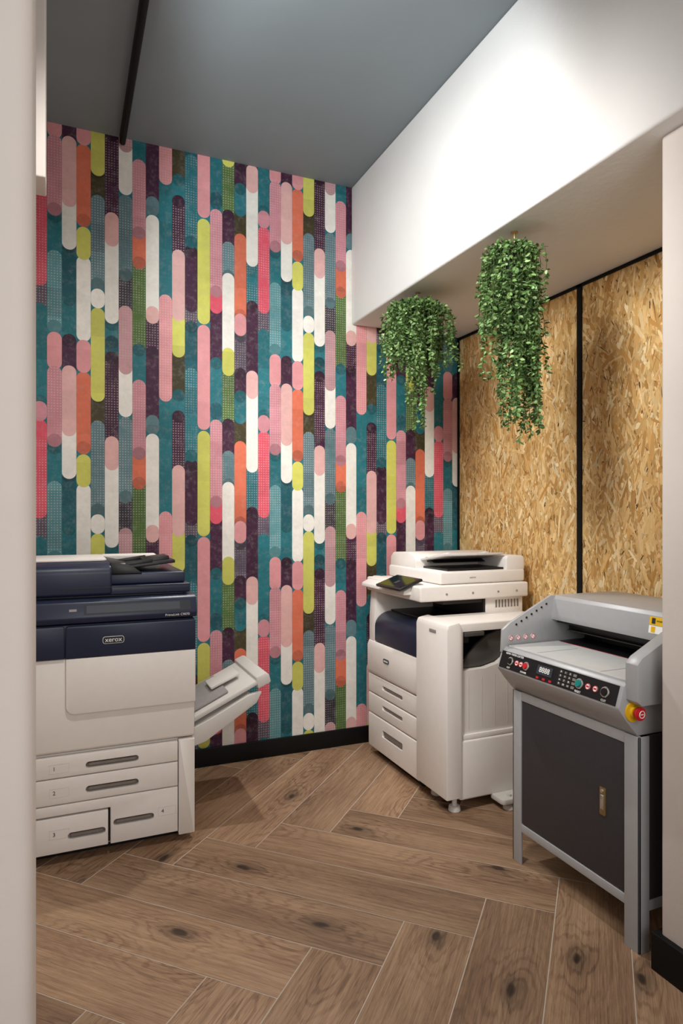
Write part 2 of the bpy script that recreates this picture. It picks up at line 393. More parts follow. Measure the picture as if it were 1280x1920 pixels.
# floor ------------------------------------------------------------
def floor_material():
    m = bpy.data.materials.new('herringbone_oak'); m.use_nodes = True
    nt = m.node_tree; L = nt.links; N = nt.nodes; b = N['Principled BSDF']
    uv = N.new('ShaderNodeUVMap'); uv.uv_map = 'UVMap'
    at = N.new('ShaderNodeVertexColor'); at.layer_name = 'Col'
    def noise(scx, scy, detail=8, dist=0, rough=.6):
        mp = N.new('ShaderNodeMapping'); mp.inputs['Scale'].default_value = (scx, scy, 1); L.new(uv.outputs[0], mp.inputs['Vector'])
        n = N.new('ShaderNodeTexNoise'); n.inputs['Scale'].default_value = 1; n.inputs['Detail'].default_value = detail
        n.inputs['Distortion'].default_value = dist; n.inputs['Roughness'].default_value = rough
        L.new(mp.outputs[0], n.inputs['Vector']); return n.outputs['Fac']
    def mth(op, a, bb):
        n = N.new('ShaderNodeMath'); n.operation = op
        for k, i in enumerate((a, bb)):
            if isinstance(i, (int, float)): n.inputs[k].default_value = i
            else: L.new(i, n.inputs[k])
        return n.outputs[0]
    def mapr(i, a, bb, c, d):
        n = N.new('ShaderNodeMapRange'); n.interpolation_type = 'SMOOTHSTEP'
        for k, v in enumerate((a, bb, c, d)): n.inputs[k+1].default_value = v
        L.new(i, n.inputs[0]); return n.outputs[0]
    g1 = noise(1.3, 9, 4, .5); g2 = noise(8, 300, 6, .1, .8); g3 = noise(1.0, 3.0, 3); g4 = noise(2.4, 80, 6, .25, .75)
    mp = N.new('ShaderNodeMapping'); mp.inputs['Scale'].default_value = (1.6, 3.4, 1); L.new(uv.outputs[0], mp.inputs['Vector'])
    wn = N.new('ShaderNodeTexNoise'); wn.inputs['Scale'].default_value = 5; L.new(mp.outputs[0], wn.inputs['Vector'])
    mxv = N.new('ShaderNodeMix'); mxv.data_type = 'VECTOR'; mxv.inputs[0].default_value = .08
    L.new(mp.outputs[0], mxv.inputs[4]); L.new(wn.outputs['Color'], mxv.inputs[5])
    vo = N.new('ShaderNodeTexVoronoi'); vo.voronoi_dimensions = '2D'; vo.inputs['Scale'].default_value = 1.15; L.new(mxv.outputs[1], vo.inputs['Vector'])
    ph = mth('ADD', mth('MULTIPLY', vo.outputs['Distance'], 60), mth('MULTIPLY', g1, 46))
    sn = N.new('ShaderNodeMath'); sn.operation = 'SINE'; L.new(ph, sn.inputs[0])
    ring = mapr(sn.outputs[0], 0, 1, 0, 1)
    near = mapr(vo.outputs['Distance'], .1, .5, 1, .22)
    t = mth('ADD', mth('MULTIPLY', g1, .20), mth('ADD', mth('MULTIPLY', g2, .44), mth('MULTIPLY', g4, .36)))
    t = mth('ADD', t, mth('MULTIPLY', mth('SUBTRACT', g3, .5), .30))
    t = mth('SUBTRACT', t, mth('MULTIPLY', mth('MULTIPLY', ring, near), .07))
    ramp = N.new('ShaderNodeValToRGB'); e = ramp.color_ramp.elements
    e[0].position = .32; e[0].color = lin('#513a2a'); e[1].position = .60; e[1].color = lin('#b3916f')
    k = e.new(.45); k.color = lin('#89694e')
    L.new(t, ramp.inputs[0])
    hsv = N.new('ShaderNodeHueSaturation'); L.new(ramp.outputs[0], hsv.inputs['Color']); hsv.inputs['Saturation'].default_value = .94
    sp = N.new('ShaderNodeSeparateColor'); L.new(at.outputs['Color'], sp.inputs[0])
    L.new(mapr(sp.outputs[0], 0, 1, .82, 1.12), hsv.inputs['Value'])
    halo = mth('MULTIPLY', mapr(vo.outputs['Distance'], .04, .20, 1, 0), .5)
    core = mapr(vo.outputs['Distance'], .025, .085, 1, 0)
    kn = mth('MAXIMUM', halo, core)
    vc = N.new('ShaderNodeSeparateColor'); L.new(vo.outputs['Color'], vc.inputs[0])
    has = mapr(vc.outputs[0], .60, .62, 0, .9)
    mx = N.new('ShaderNodeMix'); mx.data_type = 'RGBA'; L.new(mth('MULTIPLY', kn, has), mx.inputs[0])
    L.new(hsv.outputs[0], mx.inputs[6]); mx.inputs[7].default_value = lin('#20150f')
    L.new(mx.outputs[2], b.inputs['Base Color'])
    b.inputs['Roughness'].default_value = .45; b.inputs['Specular IOR Level'].default_value = .35
    bp = N.new('ShaderNodeBump'); bp.inputs['Strength'].default_value = .2; bp.inputs['Distance'].default_value = .002
    L.new(g2, bp.inputs['Height']); L.new(bp.outputs[0], b.inputs['Normal'])
    return m
M_grout = mat('grout', '#c6b8a9', .8)
def build_floor():
    bm = bmesh.new(); uvl = bm.loops.layers.uv.new('UVMap'); cl = bm.loops.layers.color.new('Col')
    W = .2400; n = 5; g = .0018
    O = Vector((1.587, 1.797)); s = math.sqrt(.5)
    P = Vector((s, s)); Q = Vector((-s, s))
    rnd = random.Random(3)
    def plank(px, py, lp, lq, along):
        o = [(px*W+g, py*W+g), ((px+lp)*W-g, py*W+g), ((px+lp)*W-g, (py+lq)*W-g), (px*W+g, (py+lq)*W-g)]
        wpts = [O+P*a+Q*b for a, b in o]
        c = sum(wpts, Vector((0, 0)))/4
        if c.x < -1.3 or c.x > 3.2 or c.y < -1.4 or c.y > 4.4: return
        f = bm.faces.new([bm.verts.new((p.x, p.y, 0)) for p in wpts]); f.material_index = 0
        ou, ov = rnd.uniform(0, 60), rnd.uniform(0, 60); col = (rnd.random(), rnd.random(), rnd.random(), 1)
        for l, (a, b) in zip(f.loops, o):
            l[uvl].uv = ((a+ou, b+ov) if along == 'p' else (b+ou, a+ov)); l[cl] = col
    R = 26
    for i in range(-R, R):
        for m_ in range(-3, 4):
            plank(i, 2*n*m_-i, 1, n, 'q')
            plank(2*n*m_+n-i, i, n, 1, 'p')
    f = bm.faces.new([bm.verts.new(p) for p in ((-1.2, -1.2, -.0008), (2.6, -1.2, -.0008), (2.6, 3.74, -.0008), (-1.2, 3.74, -.0008))]); f.material_index = 1
    for co, no in (((-1.2, 0, 0), (-1, 0, 0)), ((2.6, 0, 0), (1, 0, 0)), ((0, -1.2, 0), (0, -1, 0)), ((0, 3.74, 0), (0, 1, 0))):
        bmesh.ops.bisect_plane(bm, geom=bm.verts[:]+bm.edges[:]+bm.faces[:], plane_co=co, plane_no=no, clear_outer=True)
    for f in bm.faces:
        f.normal_update()
        if f.normal.z < 0: f.normal_flip()
    return bm
structure('floor', build_floor(), [floor_material(), M_grout], smooth=False)

# ---------------------------------------------------------------- ceiling light track
T = Thing('light_track', (.285, 2.4, ZC), 'slim matt black light track running along the grey ceiling', 'light track')
T.part('rail', bm_prism(rrect(.270, .300, ZC-.052, ZC-.0005, .012, 4, (1, 1, 0, 0)), 'y', .2, 3.595, .002), M_black)

# ================================================================ COPIER A
A = Thing('copier', (.1, 3.1, 0), 'large white and navy office copier with drawers and side catch tray', 'copier')
A.part('base', merge(bm_box(-.30, .49, 2.90, 3.40, .0, .05, .004)), M_dark, label='black recessed base')
cab = A.part('cabinet', merge(bm_box(-.33, .518, 2.853, 3.42, .04, .436, .004), bm_prism(rrect(.452, .520, .030, .436, .004), 'y', 2.82, 2.86, .004)), M_printer)
def slot(x0, x1, z0, z1, y0=2.80, d=.03):
    return bm_prism(rrect(x0, x1, z0, z1, (z1-z0)*.45, 4), 'y', y0, y0+.02+d)
def drawerA(poly, slotr, num, numpos, xs=None):
    d = A.part('drawer', cut(bm_prism(poly, 'y', 2.82, 2.852, .003), slot(*slotr)), M_printer)
    x0, x1, z0, z1 = slotr
    A.part('handle', merge(bm_box(x0+.004, x1-.004, 2.840, 2.8525, z0+.001, z1-.001), bm_prism(rrect(x0+.012, x1-.012, z1-.017, z1-.006, .004), 'y', 2.824, 2.842)), M_recess, d, 'grey handle with recess shade in its colour')  # grey plate behind the lip puts the recess shade into its colour
    A.part('drawer_number', merge(bm_text(num, .022, (numpos[0], 2.8195, numpos[1]), (1, 0, 0), (0, 0, 1))), M_darktxt, d, 'dark printed number '+num)
    fr = []
    x, z = numpos
    for (a, b_, c, dd) in ((x-.018, x+.055, z+.017, z+.018), (x-.018, x+.055, z-.018, z-.017), (x-.018, x-.017, z-.018, z+.018), (x+.054, x+.055, z-.018, z+.018)):
        fr.append(bm_box(a, b_, 2.8193, 2.8203, c, dd))
    A.part('drawer_mark', merge(*fr), M_printer2, d, 'thin grey outline of the number label')
drawerA([(-.33, .349), (.448, .349), (.448, .431), (-.33, .431)], (.082, .288, .372, .398), '1', (-.035, .386))
drawerA([(-.33, .243), (.448, .243), (.448, .344), (-.33, .344)], (.082, .288, .272, .300), '2', (-.035, .290))
drawerA([(-.33, .048), (.168, .048), (.168, .190), (-.33, .190)], (.015, .166-.008, .095, .123), '3', (-.035, .125))
drawerA([(.177, .048), (.448, .048), (.448, .238), (-.33, .238), (-.33, .198), (.177, .198)], (.188, .350, .118, .146), '4', (.385, .145))
A.part('drawer_gap', merge(bm_box(-.33, .176, 2.843, 2.8535, .189, .199), bm_box(.167, .178, 2.843, 2.8535, .05, .199)), M_dark, label='black shadow gap')
body = A.part('body', merge(
    bm_prism([(2.852, .438), (2.826, .45), (2.822, .60), (2.826, .82), (3.42, .82), (3.42, .438)], 'x', -.33, .520, .006)), M_printer)
A.part('upper_body', bm_box(-.33, .520, 2.826, 3.42, .8205, .957, .006), M_navy, label='navy upper body')
door = A.part('door', bm_prism(rrect(.008, .521, .598, .822, .035, 6, (1, 0, 0, 0)), 'y', 2.806, 2.83, .004), M_printer)
d2 = A.part('door_top', bm_prism(rrect(.008, .521, .8225, .952, .01, 3, (0, 0, 1, 1)), 'y', 2.806, 2.83, .004), M_navy, door, 'navy top band of the door')
A.part('side_panel', bm_prism(rrect(-.33, .003, .8225, .952, .01, 3, (0, 0, 1, 1)), 'y', 2.815, 2.83, .003), M_navy, label='navy front panel')
bx0, bx1, bz0, bz1 = .146, .229, .874, .903
A.part('badge', bm_prism(rrect(bx0, bx1, bz0, bz1, .010), 'y', 2.8035, 2.8065, 0), M_whitetxt, door, 'white outline of the name badge')
A.part('badge_face', bm_prism(rrect(bx0+.0015, bx1-.0015, bz0+.0015, bz1-.0015, .009), 'y', 2.8028, 2.8064, 0), M_dark, door, 'black face of the name badge')
A.part('badge_text', bm_text('xerox', .027, ((bx0+bx1)/2, 2.8024, (bz0+bz1)/2+.001), (1, 0, 0), (0, 0, 1)), M_whitetxt, door, 'white lettering')
cs = A.part('control_housing', bm_prism([(2.81, .962), (2.803, .985), (2.822, 1.045), (2.84, 1.056), (3.40, 1.056), (3.40, .962)], 'x', -.33, .527, .005), M_navy, label='navy housing under the scanner')
sdir = Vector((0, .019, .060)).normalized()
def on_strip(x0, x1, t0, t1, off, th=.003):
    bm = bm_box(x0, x1, 0, 1, 0, 1)
    base = Vector((0, 2.803, .985)); nrm = Vector((0, -sdir.z, sdir.y))
    for v in bm.verts:
        t = t0 if v.co.z < .5 else t1; d = off if v.co.y < .5 else off-th
        p = base+sdir*t+nrm*d; v.co = Vector((v.co.x, p.y, p.z))
    return bm
A.part('status_strip', merge(on_strip(.085, .455, .016, .048, .0015)), M_slot, cs, 'smoky grey status light strip')
A.part('strip_frame', merge(on_strip(.075, .50, .010, .053, .0008)), M_navy2, cs, 'dark frame round the strip')
A.part('usb_port', merge(on_strip(.020, .048, .026, .036, .002)), M_grey, cs, 'small grey port')
A.part('model_text', bm_text('PrimeLink C9070', .0145, (.445, 2.8055, .976), (1, 0, 0), (0, -.25, 1)), M_whitetxt, cs, 'small white lettering')
A.part('neck', bm_box(-.31, .485, 2.90, 3.38, 1.056, 1.066), M_navy2, label='dark gap below the scanner')
scn = A.part('scanner', bm_box(-.33, .508, 2.862, 3.39, 1.064, 1.103, .006), M_navy, label='navy scanner bed')
adf = A.part('document_feeder', merge(bm_prism([(2.852, 1.068), (2.850, 1.165), (2.862, 1.185), (2.895, 1.198), (3.34, 1.203), (3.37, 1.18), (3.37, 1.068)], 'x', -.33, .185, .010, 3),
      bm_box(.17, .490, 2.885, 3.37, 1.104, 1.152, .008)), M_navy, label='navy document feeder')
A.part('feeder_seam', bm_box(-.02, .505, 2.8485, 2.853, 1.098, 1.101), M_navy2, adf, 'dark seam line')
A.part('feeder_lid', merge(bm_prism(rrect(-.325, .172, 2.975, 3.36, .03), 'z', 1.200, 1.208, .003), bm_box(.165, .42, 3.30, 3.365, 1.175, 1.209, .01), bm_box(.36, .44, 3.30, 3.365, 1.140, 1.20, .012)), M_printer, adf, 'white feeder lid')
def slab(x0, z0, x1, z1, th, y0, y1, bev=.003):
    d = Vector((x1-x0, z1-z0)).normalized(); n = Vector((-d.y, d.x))*th
    return bm_prism([(x0, z0), (x1, z1), (x1+n.x, z1+n.y), (x0+n.x, z0+n.y)], 'y', y0, y1, bev)
A.part('input_tray', merge(slab(.18, 1.158, .455, 1.188, .014, 2.93, 3.26), slab(.20, 1.168, .36, 1.190, .018, 2.945, 2.965), slab(.20, 1.168, .36, 1.190, .018, 3.20, 3.22),
      bm_prism([(.18, 1.15), (.31, 1.15), (.27, 1.180), (.18, 1.200)], 'y', 2.875, 3.28, .004), slab(.33, 1.180, .44, 1.194, .022, 3.00, 3.16)), M_dark, adf, 'black inclined document tray')
A.part('feeder_mark', bm_prism([(.20, 1.183), (.245, 1.186), (.245, 1.191), (.20, 1.189)], 'y', 2.9430, 2.9445), M_printer2, adf, 'pale sticker')
# side catch tray
rail_prof = [(.525, .340), (.60, .360), (.84, .510), (.865, .560), (.80, .55), (.62, .46), (.525, .42)]
ct = A.part('catch_tray', merge(
    slab(.525, .385, .83, .525, .030, 3.00, 3.40, .006),
    slab(.53, .440, .875, .602, .022, 2.99, 3.41, .007),
    bm_prism(rail_prof, 'y', 2.975, 3.005, .004), bm_prism(rail_prof, 'y', 3.395, 3.420, .004),
    bm_prism([(.850, .570), (.915, .598), (.905, .636), (.885, .646), (.838, .626)], 'y', 2.985, 3.415, .008)), M_printer2, label='pale grey sloping side catch tray')
A.part('catch_tray_panel', merge(slab(.53, .468, .72, .557, .010, 3.04, 3.36, .004)), M_grey, ct, 'darker grey tray insert')
A.part('paper_stop', slab(.66, .548, .80, .608, .014, 3.14, 3.28, .005), M_printer2, ct)
A.part('tray_bracket', bm_prism([(.519, .33), (.60, .37), (.60, .42), (.519, .56)], 'y', 3.05, 3.38, .004), M_printer2, ct)

# ================================================================ COPIER B (with finisher)
B = Thing('copier', (1.98, 3.0, 0), 'white office copier with tablet panel and finisher beside chipboard wall', 'copier')
B.part('base', bm_box(1.70, 2.28, 2.90, 3.42, 0, .055, .004), M_dark, label='black recessed base')
B.part('cabinet', merge(bm_box(1.675, 2.30, 2.857, 3.45, .045, .478, .005)), M_printer)
for z0, z1, s0, s1 in ((.368, .472, .412, .436), (.250, .362, .300, .324), (.050, .244, .145, .185)):
    d = B.part('drawer', cut(bm_box(1.65, 1.676, 2.857, 3.447, z0, z1, .006), bm_prism(rrect(3.03, 3.27, s0, s1, .010), 'x', 1.63, 1.668)), M_printer)
    B.part('handle', bm_prism(rrect(3.045, 3.255, s0+.012, s1-.001, .005), 'x', 1.653, 1.6695), M_recess, d, 'grey handle with recess shade in its colour')  # grey bar darkens the recess by its colour
fc = B.part('front_cover', bm_prism([(1.65, .478), (1.642, .50), (1.642, .64), (1.652, .668), (1.72, .672), (1.72, .478)], 'y', 2.857, 3.447, .006), M_printer)
B.part('badge', bm_prism(rrect(3.170, 3.235, .574, .598, .010), 'x', 1.6385, 1.643), M_slot, fc, 'dark name badge')
B.part('badge_text', bm_text('xerox', .021, (1.6381, 3.2025, .587), (0, -1, 0), (0, 0, 1)), M_whitetxt, fc, 'white lettering')
B.part('body', merge(bm_box(1.72, 2.30, 2.86, 3.447, .478, .69, .004), bm_box(2.06, 2.30, 2.86, 3.447, .69, .957, .004),
      bm_prism([(1.655, .66), (1.655, .80), (1.665, .955), (2.10, .955), (2.10, .66)], 'y', 3.375, 3.447, .006)), M_printer)
hump = [(1.652, .672)]
for i in range(9):
    t = math.pi-i/8*math.pi/2
    hump.append((1.752+.10*math.cos(t), .755+.085*math.sin(t)))
hump += [(2.05, .84), (2.05, .672)]
B.part('output_cover', bm_prism(hump, 'y', 2.862, 3.370, .006), M_navy, label='dark navy curved front cover below the output slot')
B.part('output_tray', merge(bm_box(1.76, 2.055, 2.87, 3.37, .841, .848), bm_box(1.80, 2.055, 2.87, 3.37, .935, .954), bm_box(2.045, 2.058, 2.865, 3.372, .848, .955)), M_dark, label='black output tray')
sb = B.part('scanner', merge(bm_box(1.645, 2.32, 2.835, 3.46, .957, 1.036, .010)), M_printer)
for x in (1.80, 1.96, 2.12, 2.24):
    B.part('screw_cap', bm_cyl((x, 2.8340, .992), .006, .003, 'y', 16), M_grey, sb, 'small round cap')
B.part('vent', merge(*[bm_box(2.12+i*.02, 2.130+i*.02, 2.8580, 2.8610, .905, .945) for i in range(8)]), M_recess, label='grey vent slots')
cp = B.part('control_panel', bm_prism([(1.600, .985), (1.604, 1.005), (1.68, 1.042), (1.72, 1.040), (1.72, .985)], 'y', 2.93, 3.44, .005), M_printer, label='sloping white control ledge')
B.part('touch_screen', merge(slab(1.570, 1.008, 1.705, 1.056, .014, 2.91, 3.18)), M_dark, cp, 'black tablet touch screen')
B.part('screen_glass', merge(slab(1.576, 1.0250, 1.692, 1.0662, .0010, 2.922, 3.168, 0)), M_screen, cp, 'glossy black glass')
B.part('screen_card', merge(slab(1.61, 1.0384, 1.64, 1.0491, .0008, 3.03, 3.055, 0)), M_slot, cp, 'dim lit screen icon')
lid = B.part('document_feeder', merge(bm_box(1.78, 2.32, 2.865, 3.44, 1.038, 1.104, .012),
      bm_prism([(3.14, 1.09), (3.13, 1.145), (3.16, 1.176), (3.22, 1.188), (3.40, 1.181), (3.435, 1.155), (3.44, 1.09)], 'x', 1.79, 2.31, .008),
      bm_prism(rrect(2.20, 2.32, 1.09, 1.178, .02), 'y', 2.87, 3.2, .006)), M_printer)
def slabx(y0, z0, y1, z1, th, x0, x1, bev=.003):
    d = Vector((y1-y0, z1-z0)).normalized(); n = Vector((-d.y, d.x))*th
    return bm_prism([(y0, z0), (y1, z1), (y1+n.x, z1+n.y), (y0+n.x, z0+n.y)], 'x', x0, x1, bev)
B.part('input_tray', merge(slabx(3.16, 1.140, 2.89, 1.184, -.012, 1.82, 2.20), slabx(3.10, 1.155, 2.95, 1.182, -.018, 1.88, 1.90), slabx(3.10, 1.155, 2.95, 1.182, -.018, 2.12, 2.14)), M_printer2, lid, 'pale grey document tray')
B.part('feeder_recess', merge(bm_box(1.84, 2.195, 2.89, 3.14, 1.103, 1.115), bm_prism([(3.15, 1.14), (3.17, 1.165), (3.12, 1.16), (3.06, 1.135)], 'x', 1.86, 2.2)), M_dark, lid, 'black recess under the document tray')
B.part('feeder_text', bm_text('xerox', .016, (1.98, 2.8645, 1.070), (1, 0, 0), (0, 0, 1)), M_recess, lid, 'small grey lettering')

# finisher
f_front = B.part('finisher', bm_prism([(1.630, .07), (1.630, .86), (1.640, .885), (1.700, .895), (1.715, .87), (1.715, .07)], 'y', 2.565, 2.852, .007), M_printer, label='tall white finisher front panel')
rec = [(1.735, .66), (1.86, .662), (1.94, .68), (2.01, .725), (2.06, .79), (2.08, .845), (1.735, .845)]
fb = B.part('finisher_body', cut(merge(bm_box(1.71, 2.26, 2.590, 2.855, .33, .885, .008)),
      bm_prism(rec, 'y', 2.55, 2.78)), M_printer, f_front)
B.part('finisher_lower', merge(bm_box(1.71, 2.26, 2.575, 2.855, .055, .335, .010), bm_prism([(1.73, .335), (2.25, .335), (2.25, .36), (1.73, .36)], 'y', 2.58, 2.60, .004)), M_printer, f_front)
B.part('finisher_ribs', merge(*[bm_box(1.765+i*.075, 1.768+i*.075, 2.589, 2.592, .38, .63) for i in range(6)]), M_printer2, f_front, 'fine vertical grooves')
B.part('finisher_slot', merge(bm_box(1.737, 2.06, 2.765, 2.778, .668, .843), bm_box(1.737, 1.775, 2.60, 2.77, .79, .843)), M_dark, f_front, 'black output slot')
chute = [(1.75, .666), (1.86, .668), (1.935, .686), (2.0, .728), (2.05, .79), (2.065, .84), (1.98, .838), (1.90, .815), (1.83, .77), (1.78, .72)]
B.part('finisher_chute', merge(bm_prism(chute, 'y', 2.62, 2.64, .003), bm_box(1.74, 1.85, 2.580, 2.66, .822, .842, .003)), M_dgrey, f_front, 'dark grey curved paper chute')
B.part('finisher_button', merge(bm_box(1.6275, 1.631, 2.66, 2.72, .835, .85, .001)), M_grey, f_front)
B.part('stabilizer', merge(bm_prism(rrect(1.89, 2.22, 2.49, 2.60, .02), 'z', .035, .060, .005)), M_printer2, f_front)
for cx, cy in ((1.70, 2.61), (1.95, 2.525), (1.72, 2.80)):
    B.part('caster', merge(bm_cyl((cx, cy, .0125), .030, .025, 'z', 28, .026, .003), bm_cyl((cx, cy, .045), .012, .05, 'z', 16)), M_printer2, f_front, 'pale levelling foot')

# ================================================================ PAPER CUTTER
C = Thing('paper_cutter', (1.95, 1.84, 0), 'grey electric paper cutter with control panel on charcoal cabinet stand', 'paper cutter')
Y0, Y1 = 1.52, 2.15
st = C.part('stand', merge(
    bm_box(1.68, 1.725, Y0, Y0+.006, 0, .69, .001), bm_box(1.68, 1.688, Y0, Y0+.060, 0, .69, .001),
    bm_box(1.68, 1.725, Y1-.006, Y1, 0, .69, .001), bm_box(1.68, 1.688, Y1-.050, Y1, 0, .69, .001),
    bm_box(2.18, 2.225, Y0, Y0+.006, 0, .69, .001), bm_box(2.217, 2.225, Y0, Y0+.05, 0, .69, .001),
    bm_box(2.18, 2.225, Y1-.006, Y1, 0, .69, .001), bm_box(2.217, 2.225, Y1-.05, Y1, 0, .69, .001),
    bm_box(1.682, 1.700, Y0+.01, Y1-.01, .130, .162, .002), bm_box(1.682, 1.700, Y0+.01, Y1-.01, .655, .69, .002),
    bm_box(1.70, 2.2, Y0+.001, Y0+.012, .130, .162), bm_box(1.70, 2.2, Y1-.012, Y1-.001, .130, .162),
    bm_box(1.70, 2.22, Y0+.01, Y1-.01, .155, .162)), M_metal, label='grey angle steel stand')
cd = C.part('door', bm_box(1.684, 1.694, Y0+.064, Y1-.052, .166, .653, .002), M_char, label='charcoal cabinet door')
C.part('handle', merge(bm_prism(rrect(1.660, 1.686, .380, .475, .004), 'x', 1.679, 1.686, .001)), M_brass, cd, 'dull brassy lock handle plate')
C.part('lock', merge(bm_box(1.6755, 1.680, 1.666, 1.680, .400, .450, .002), bm_cyl((1.678, 1.673, .463), .006, .006, 'x', 16)), M_chrome, cd)
C.part('side_panel', merge(bm_box(1.726, 2.18, Y0+.004, Y0+.010, .163, .69), bm_box(1.726, 2.18, Y1-.010, Y1-.004, .163, .69), bm_box(2.20, 2.21, Y0+.02, Y1-.02, .163, .69)), M_char, label='charcoal side panel')
ya, yb = 1.535, 2.160
hs = C.part('housing', merge(bm_prism([(1.690, .690), (1.648, .735), (1.612, .780), (1.610, .788), (1.632, .855), (1.645, .866), (2.26, .866), (2.26, .690)], 'y', ya, yb, .003)), M_metal)
tb = C.part('table', merge(bm_box(1.652, 2.06, ya+.005, yb-.02, .866, .872, .001)), M_metal2, label='bright metal table')
for y in (1.66, 1.98):
    C.part('table_groove', bm_box(1.66, 1.86, y, y+.003, .8716, .8724), M_recess, tb)
ck = [(1.625, .845), (1.630, .935), (1.665, .960), (1.875, 1.062), (2.22, 1.062), (2.22, .866), (1.66, .862)]
c1 = C.part('cheek', bm_prism(ck, 'y', 2.148, 2.162, .0015), M_metal, label='thin grey side cheek with row of holes')
ck2 = [(1.640, .815), (1.640, .930), (1.660, .950), (1.865, 1.048), (2.22, 1.050), (2.22, .80), (1.66, .80)]
c2 = C.part('cheek', bm_prism(ck2, 'y', 1.490, 1.538, .0020, 2), M_metal, label='thick grey side cheek beside the stop button')
for i in range(7):
    t = (i+.6)/7
    C.part('cheek_hole', bm_cyl((1.68+t*.18, 2.1475, .945+t*.088), .0045, .003, 'y', 16), M_dark, c1, 'black hole')
for i in range(4):
    x = 1.668+i*.037
    C.part('warning_icon', bm_cyl((x, 2.1476, .899), .0105, .002, 'y', 24), M_whitetxt, c1, 'white round warning icon')
    C.part('warning_ring', merge(bm_torus((x, 2.1462, .899), .0095, .0011, (0, 1, 0)), bm_prism([(x-.007, .905), (x-.006, .906), (x+.007, .893), (x+.006, .892)], 'y', 2.1455, 2.1465)), M_red, c1, 'red prohibition ring')
C.part('bridge', merge(bm_prism([(1.880, .962), (1.878, .985), (1.888, 1.048), (1.900, 1.062), (2.24, 1.062), (2.24, .872), (2.10, .872), (2.10, .962)], 'y', 1.538, 2.150, .0012)), M_metal, label='grey bridge housing over the blade')
C.part('blade_clamp', merge(bm_box(1.965, 1.985, 1.545, 2.14, .910, .961), bm_box(2.05, 2.09, 1.545, 2.14, .873, .961), bm_box(1.90, 1.965, 1.545, 2.14, .950, .961)), M_dark, label='black blade clamp')
C.part('clamp_bar', merge(bm_box(1.945, 1.965, 1.56, 2.13, .915, .919, .001)), M_dgrey)
C.part('under_table', bm_box(1.905, 2.055, 1.542, 2.135, .8722, .874), M_dark, label='black cutting bed')
C.part('cut_line', bm_box(1.900, 1.902, 1.56, 2.12, .872, .8728), M_red, label='thin red cutting line')
bu = Vector((1.888-1.878, 0, 1.048-.985)); bl = bu.length; bu.normalize(); bn = Vector((-bu.z, 0, bu.x))
def onb(y0, y1, t0, t1, o0, o1):
    bm = bmesh.new(); bmesh.ops.create_cube(bm, size=1)
    for v in bm.verts:
        p = Vector((1.878, 0, .985))+bu*((t0 if v.co.z < 0 else t1)*bl)+bn*(o0 if v.co.x < 0 else o1)
        v.co = Vector((p.x, y0 if v.co.y < 0 else y1, p.z))
    bmesh.ops.recalc_face_normals(bm, faces=bm.faces[:]); return bm
wl = C.part('warning_label', onb(1.580, 1.660, .50, .95, -.001, .0012), M_yellow, label='yellow warning label')
C.part('label_symbol', onb(1.635, 1.650, .57, .88, .0012, .0018), M_darktxt, wl, 'dark warning symbol')
C.part('label_text', bm_text('WARNING', .009, Vector((1.878, 1.608, .985))+bu*(.73*bl)+bn*.0016, (0, -1, 0), bu), M_darktxt, wl, 'dark lettering')
wl2 = C.part('warning_label', onb(1.580, 1.660, .05, .47, -.001, .0012), M_whitetxt, label='white warning label')
C.part('label_symbol', onb(1.633, 1.650, .10, .42, .0012, .0018), M_yellow, wl2, 'yellow warning symbol')
# fascia
base = Vector((1.610, 0, .788)); up = (Vector((1.632, 0, .855))-base); H = up.length; up.normalize()
nrm = Vector((-up.z, 0, up.x)); xd = Vector((0, -1, 0))
def fas(y, t, off=0.0):
    p = base+up*t*H+nrm*off; return Vector((p.x, y, p.z))
def fbox(y0, y1, t0, t1, o0, o1):
    bm = bmesh.new(); bmesh.ops.create_cube(bm, size=1)
    for v in bm.verts: v.co = fas(y0 if v.co.y < 0 else y1, t0 if v.co.z < 0 else t1, o0 if v.co.x < 0 else o1)
    bmesh.ops.recalc_face_normals(bm, faces=bm.faces[:]); return bm
pn = C.part('control_panel', fbox(1.55, 2.148, .03, .97, -.002, .002), M_dark, label='black sloping control panel')
nn = tuple(nrm)
for yy, m_, r_ in ((2.085, M_dark, .013), (1.992, M_red, .013), (1.715, M_green, .0145), (1.600, M_dark, .0145)):
    C.part('push_button', merge(bm_cyl(fas(yy, .5, .006), r_*.82, .012, nn, 24, None, .001)), m_, pn, {M_red: 'red power button', M_green: 'teal reset button'}.get(m_, 'black push button'))
    C.part('button_ring', bm_torus(fas(yy, .5, .004), r_, .0034, nn), M_chrome, pn, 'silver ring')
for yy in (2.048, 2.023, 1.676, 1.643):
    C.part('panel_icon', bm_cyl(fas(yy, .5, .0025), .0105, .002, nn, 24), M_whitetxt, pn, 'white round icon')
    C.part('icon_ring', merge(bm_torus(fas(yy, .5, .0035), .0095, .0012, nn), fbox(yy-.006, yy+.006, .46, .54, .003, .0042)), M_red, pn, 'red icon ring')
C.part('display', fbox(1.850, 1.930, .32, .80, .002, .004), M_slot, pn, 'grey digital display')
C.part('display_digits', bm_text('8888', .028, fas(1.89, .56, .0045), xd, up), M_whitetxt, pn, 'pale digits')
for i in range(4):
    for j in range(4):
        C.part('key', fbox(1.800-i*.022, 1.815-i*.022, .14+j*.2, .27+j*.2, .002, .004), M_dgrey if i < 3 else M_recess, pn, 'small grey key')
C.part('keypad_legends', merge(*[bm_text(str((3-j)*3+i) if i < 3 else '*', .009, fas(1.8075-i*.022, .205+j*.2, .0045), xd, up) for i in range(3) for j in range(4)]), M_whitetxt, pn)
for i in range(3):
    C.part('key', fbox(1.845+i*.034, 1.858+i*.034, .08, .19, .002, .004), M_red, pn, 'small red key')
